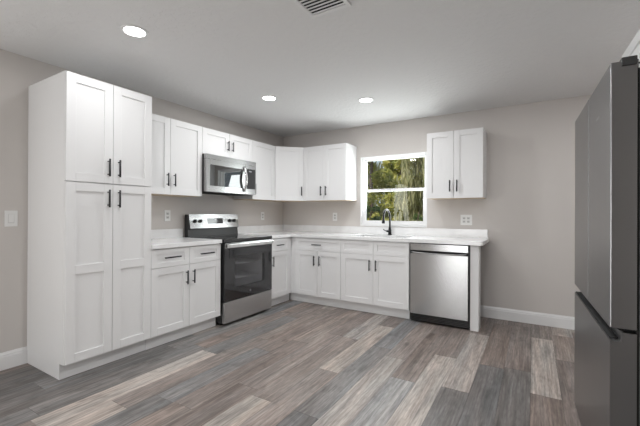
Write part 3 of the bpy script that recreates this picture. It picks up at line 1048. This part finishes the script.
def tree(loc, height, cr, label, colors, leaves, seed, name='tree', droop=0.0, trunk=0.10, low=0.3, leaf=0.07, cat='tree'):
    rg = random.Random(seed)
    t = thing(name, label, cat, loc, rg.uniform(0, 6), 'trees and shrubs outside the window')
    b = MB()
    lean = Vector((rg.uniform(-0.3, 0.3), rg.uniform(-0.3, 0.3), 0))
    spine = [Vector((0, 0, 0)) + lean * f * f + Vector((0.05 * math.sin(5 * f + seed), 0.05 * math.cos(4 * f), height * 0.85 * f)) for f in [i / 8 for i in range(9)]]
    b.tube(spine, [trunk * (1 - 0.8 * i / 8) for i in range(9)], 10)
    tips = []
    nb = 16
    for i in range(nb):
        f = low + (0.95 - low) * i / nb
        k = min(7, int(f * 8))
        p0 = spine[k].lerp(spine[k + 1], f * 8 - k)
        a = i * 2.4 + rg.uniform(-0.4, 0.4)
        ln = cr * rg.uniform(0.55, 1.0) * (1.05 - 0.45 * f)
        up = rg.uniform(0.1, 0.6) * ln
        p1 = p0 + Vector((math.cos(a) * ln * 0.5, math.sin(a) * ln * 0.5, up * 0.7))
        p2 = p0 + Vector((math.cos(a) * ln, math.sin(a) * ln, up - droop * ln * 0.4))
        b.tube([p0, p1, p2], [trunk * 0.32 * (1 - f * 0.5), trunk * 0.2 * (1 - f * 0.5), 0.006], 6)
        tips += [(p1, ln * 0.38), (p2, ln * 0.42), ((p1 + p2) / 2, ln * 0.4)]
    b.build('trunk', M['bark'], t)
    bm = bmesh.new()
    lay = bm.loops.layers.float_color.new('leaf')
    for i in range(leaves):
        c, r_ = rg.choice(tips)
        v = Vector((rg.gauss(0, 1), rg.gauss(0, 1), rg.gauss(0, 0.8)))
        if v.length > 1.5:
            v *= 1.5 / v.length
        p = c + v * r_ * 0.55
        if droop:
            p.z -= droop * rg.random() ** 1.5 * 1.2
        if p.z < 0.03:
            p.z = 0.03 + rg.random() * 0.2
        s = leaf * rg.uniform(0.6, 1.3)
        e = Euler((rg.uniform(0, 6.3), rg.uniform(0, 6.3), rg.uniform(0, 6.3))).to_matrix()
        if droop:
            e = Euler((rg.uniform(-0.4, 0.4), rg.uniform(-0.4, 0.4), rg.uniform(0, 6.3))).to_matrix()
            q = [Vector((0, 0, s * 1.8)), Vector((s * 0.28, 0, 0)), Vector((0, s * 0.1, -s * 1.8)), Vector((-s * 0.28, 0, 0))]
        else:
            q = [Vector((0, s, 0)), Vector((s * 0.5, 0, s * 0.12)), Vector((0, -s, 0)), Vector((-s * 0.5, 0, s * 0.12))]
        vs = [bm.verts.new(p + e @ w_) for w_ in q]
        f = bm.faces.new(vs)
        cval = min(1, max(0, rg.gauss(0.5, 0.3)))
        for l in f.loops:
            l[lay] = (cval, cval, cval, 1)
    k = MB(); k.bm.free(); k.bm = bm
    k.build('foliage', colors, t)
    return t


LG = leaf_mat('yellow_green_leaves', (0.24, 0.28, 0.05), (0.72, 0.64, 0.18))
LD = leaf_mat('dark_green_leaves', (0.05, 0.10, 0.03), (0.20, 0.26, 0.08))
LP = leaf_mat('pale_drooping_leaves', (0.28, 0.30, 0.14), (0.72, 0.66, 0.42))
gz = -0.25
tree((-0.35, 4.3, gz), 4.3, 0.98, 'yellow-green leafy tree seen through the left half of the window', LG, 9500, 1, low=0.15)
tree((2.35, 4.6, gz), 4.2, 0.95, 'olive-green tree partly hidden behind the cabinet right of the window', LG, 5500, 5, low=0.3)
tree((0.62, 7.1, gz), 5.8, 1.05, 'pale drooping tree seen through the right half of the window', LP, 9500, 2, droop=0.8, low=0.15, leaf=0.10)
tree((-2.15, 7.3, gz), 5.6, 1.1, 'pale green tree farther back on the left of the window view', LP, 8000, 4, droop=0.5, low=0.15, leaf=0.10)
tree((-0.9, 10.6, gz), 6.8, 1.35, 'dark green tree farther back in the middle of the window view', LG, 9500, 3, low=0.1, leaf=0.13)
tree((-4.6, 10.9, gz), 7.0, 1.5, 'tall dark tree farthest to the left beyond the window', LD, 8500, 6, low=0.1, leaf=0.14)
tree((2.8, 10.8, gz), 6.4, 1.4, 'broad dark tree at the far right beyond the garden', LD, 8000, 8, low=0.1, leaf=0.14)
tree((-2.9, 14.6, gz), 8.0, 1.7, 'tall olive tree behind the gap at the left of the window view', LG, 8500, 13, low=0.1, leaf=0.17)
tree((0.9, 14.6, gz), 8.0, 1.7, 'tall dark tree behind the pale drooping tree', LD, 8500, 14, low=0.1, leaf=0.17)
tree((0.35, 2.3, gz), 2.0, 0.42, 'low dark green shrub at the left bottom of the window', LD, 2600, 9, name='shrub', cat='shrub', trunk=0.03, low=0.15, leaf=0.04)
tree((1.55, 2.2, gz), 1.75, 0.36, 'low green shrub at the right bottom of the window', LD, 2600, 10, name='shrub', cat='shrub', trunk=0.03, low=0.15, leaf=0.04)


def hedge(x0, x1, y, height, depth, label, m, leaves, seed):
    rg = random.Random(seed)
    t = thing('hedge', label, 'hedge', ((x0 + x1) / 2, y, gz))
    hw = (x1 - x0) / 2
    b = MB()
    for i in range(14):
        xx = -hw + (i + 0.5) * 2 * hw / 14
        b.tube([(xx, 0, 0), (xx + 0.1, 0.05, height * 0.4), (xx - 0.1, -0.05, height * 0.8)], [0.05, 0.035, 0.01], 6)
    b.build('stems', M['bark'], t)
    bm = bmesh.new()
    lay = bm.loops.layers.float_color.new('leaf')
    for i in range(leaves):
        x = rg.uniform(-hw, hw)
        top = height * (0.86 + 0.14 * math.sin(x * 2.1) * math.cos(x * 0.9))
        p = Vector((x, rg.gauss(0, depth * 0.3), rg.uniform(0.03, 1) ** 0.8 * top + 0.1))
        s_ = rg.uniform(0.08, 0.17)
        e = Euler((rg.uniform(0, 6.3), rg.uniform(0, 6.3), rg.uniform(0, 6.3))).to_matrix()
        q = [Vector((0, s_, 0)), Vector((s_ * 0.5, 0, s_ * 0.12)), Vector((0, -s_, 0)), Vector((-s_ * 0.5, 0, s_ * 0.12))]
        f = bm.faces.new([bm.verts.new(p + e @ w_) for w_ in q])
        c = min(1, max(0, rg.gauss(0.5, 0.3)))
        for l in f.loops:
            l[lay] = (c, c, c, 1)
    k = MB(); k.bm.free(); k.bm = bm
    k.build('foliage', m, t)


hedge(-12, 6, 18.5, 4.6, 1.2, 'long tall green hedge closing off the garden behind all the trees', LG, 16000, 21)
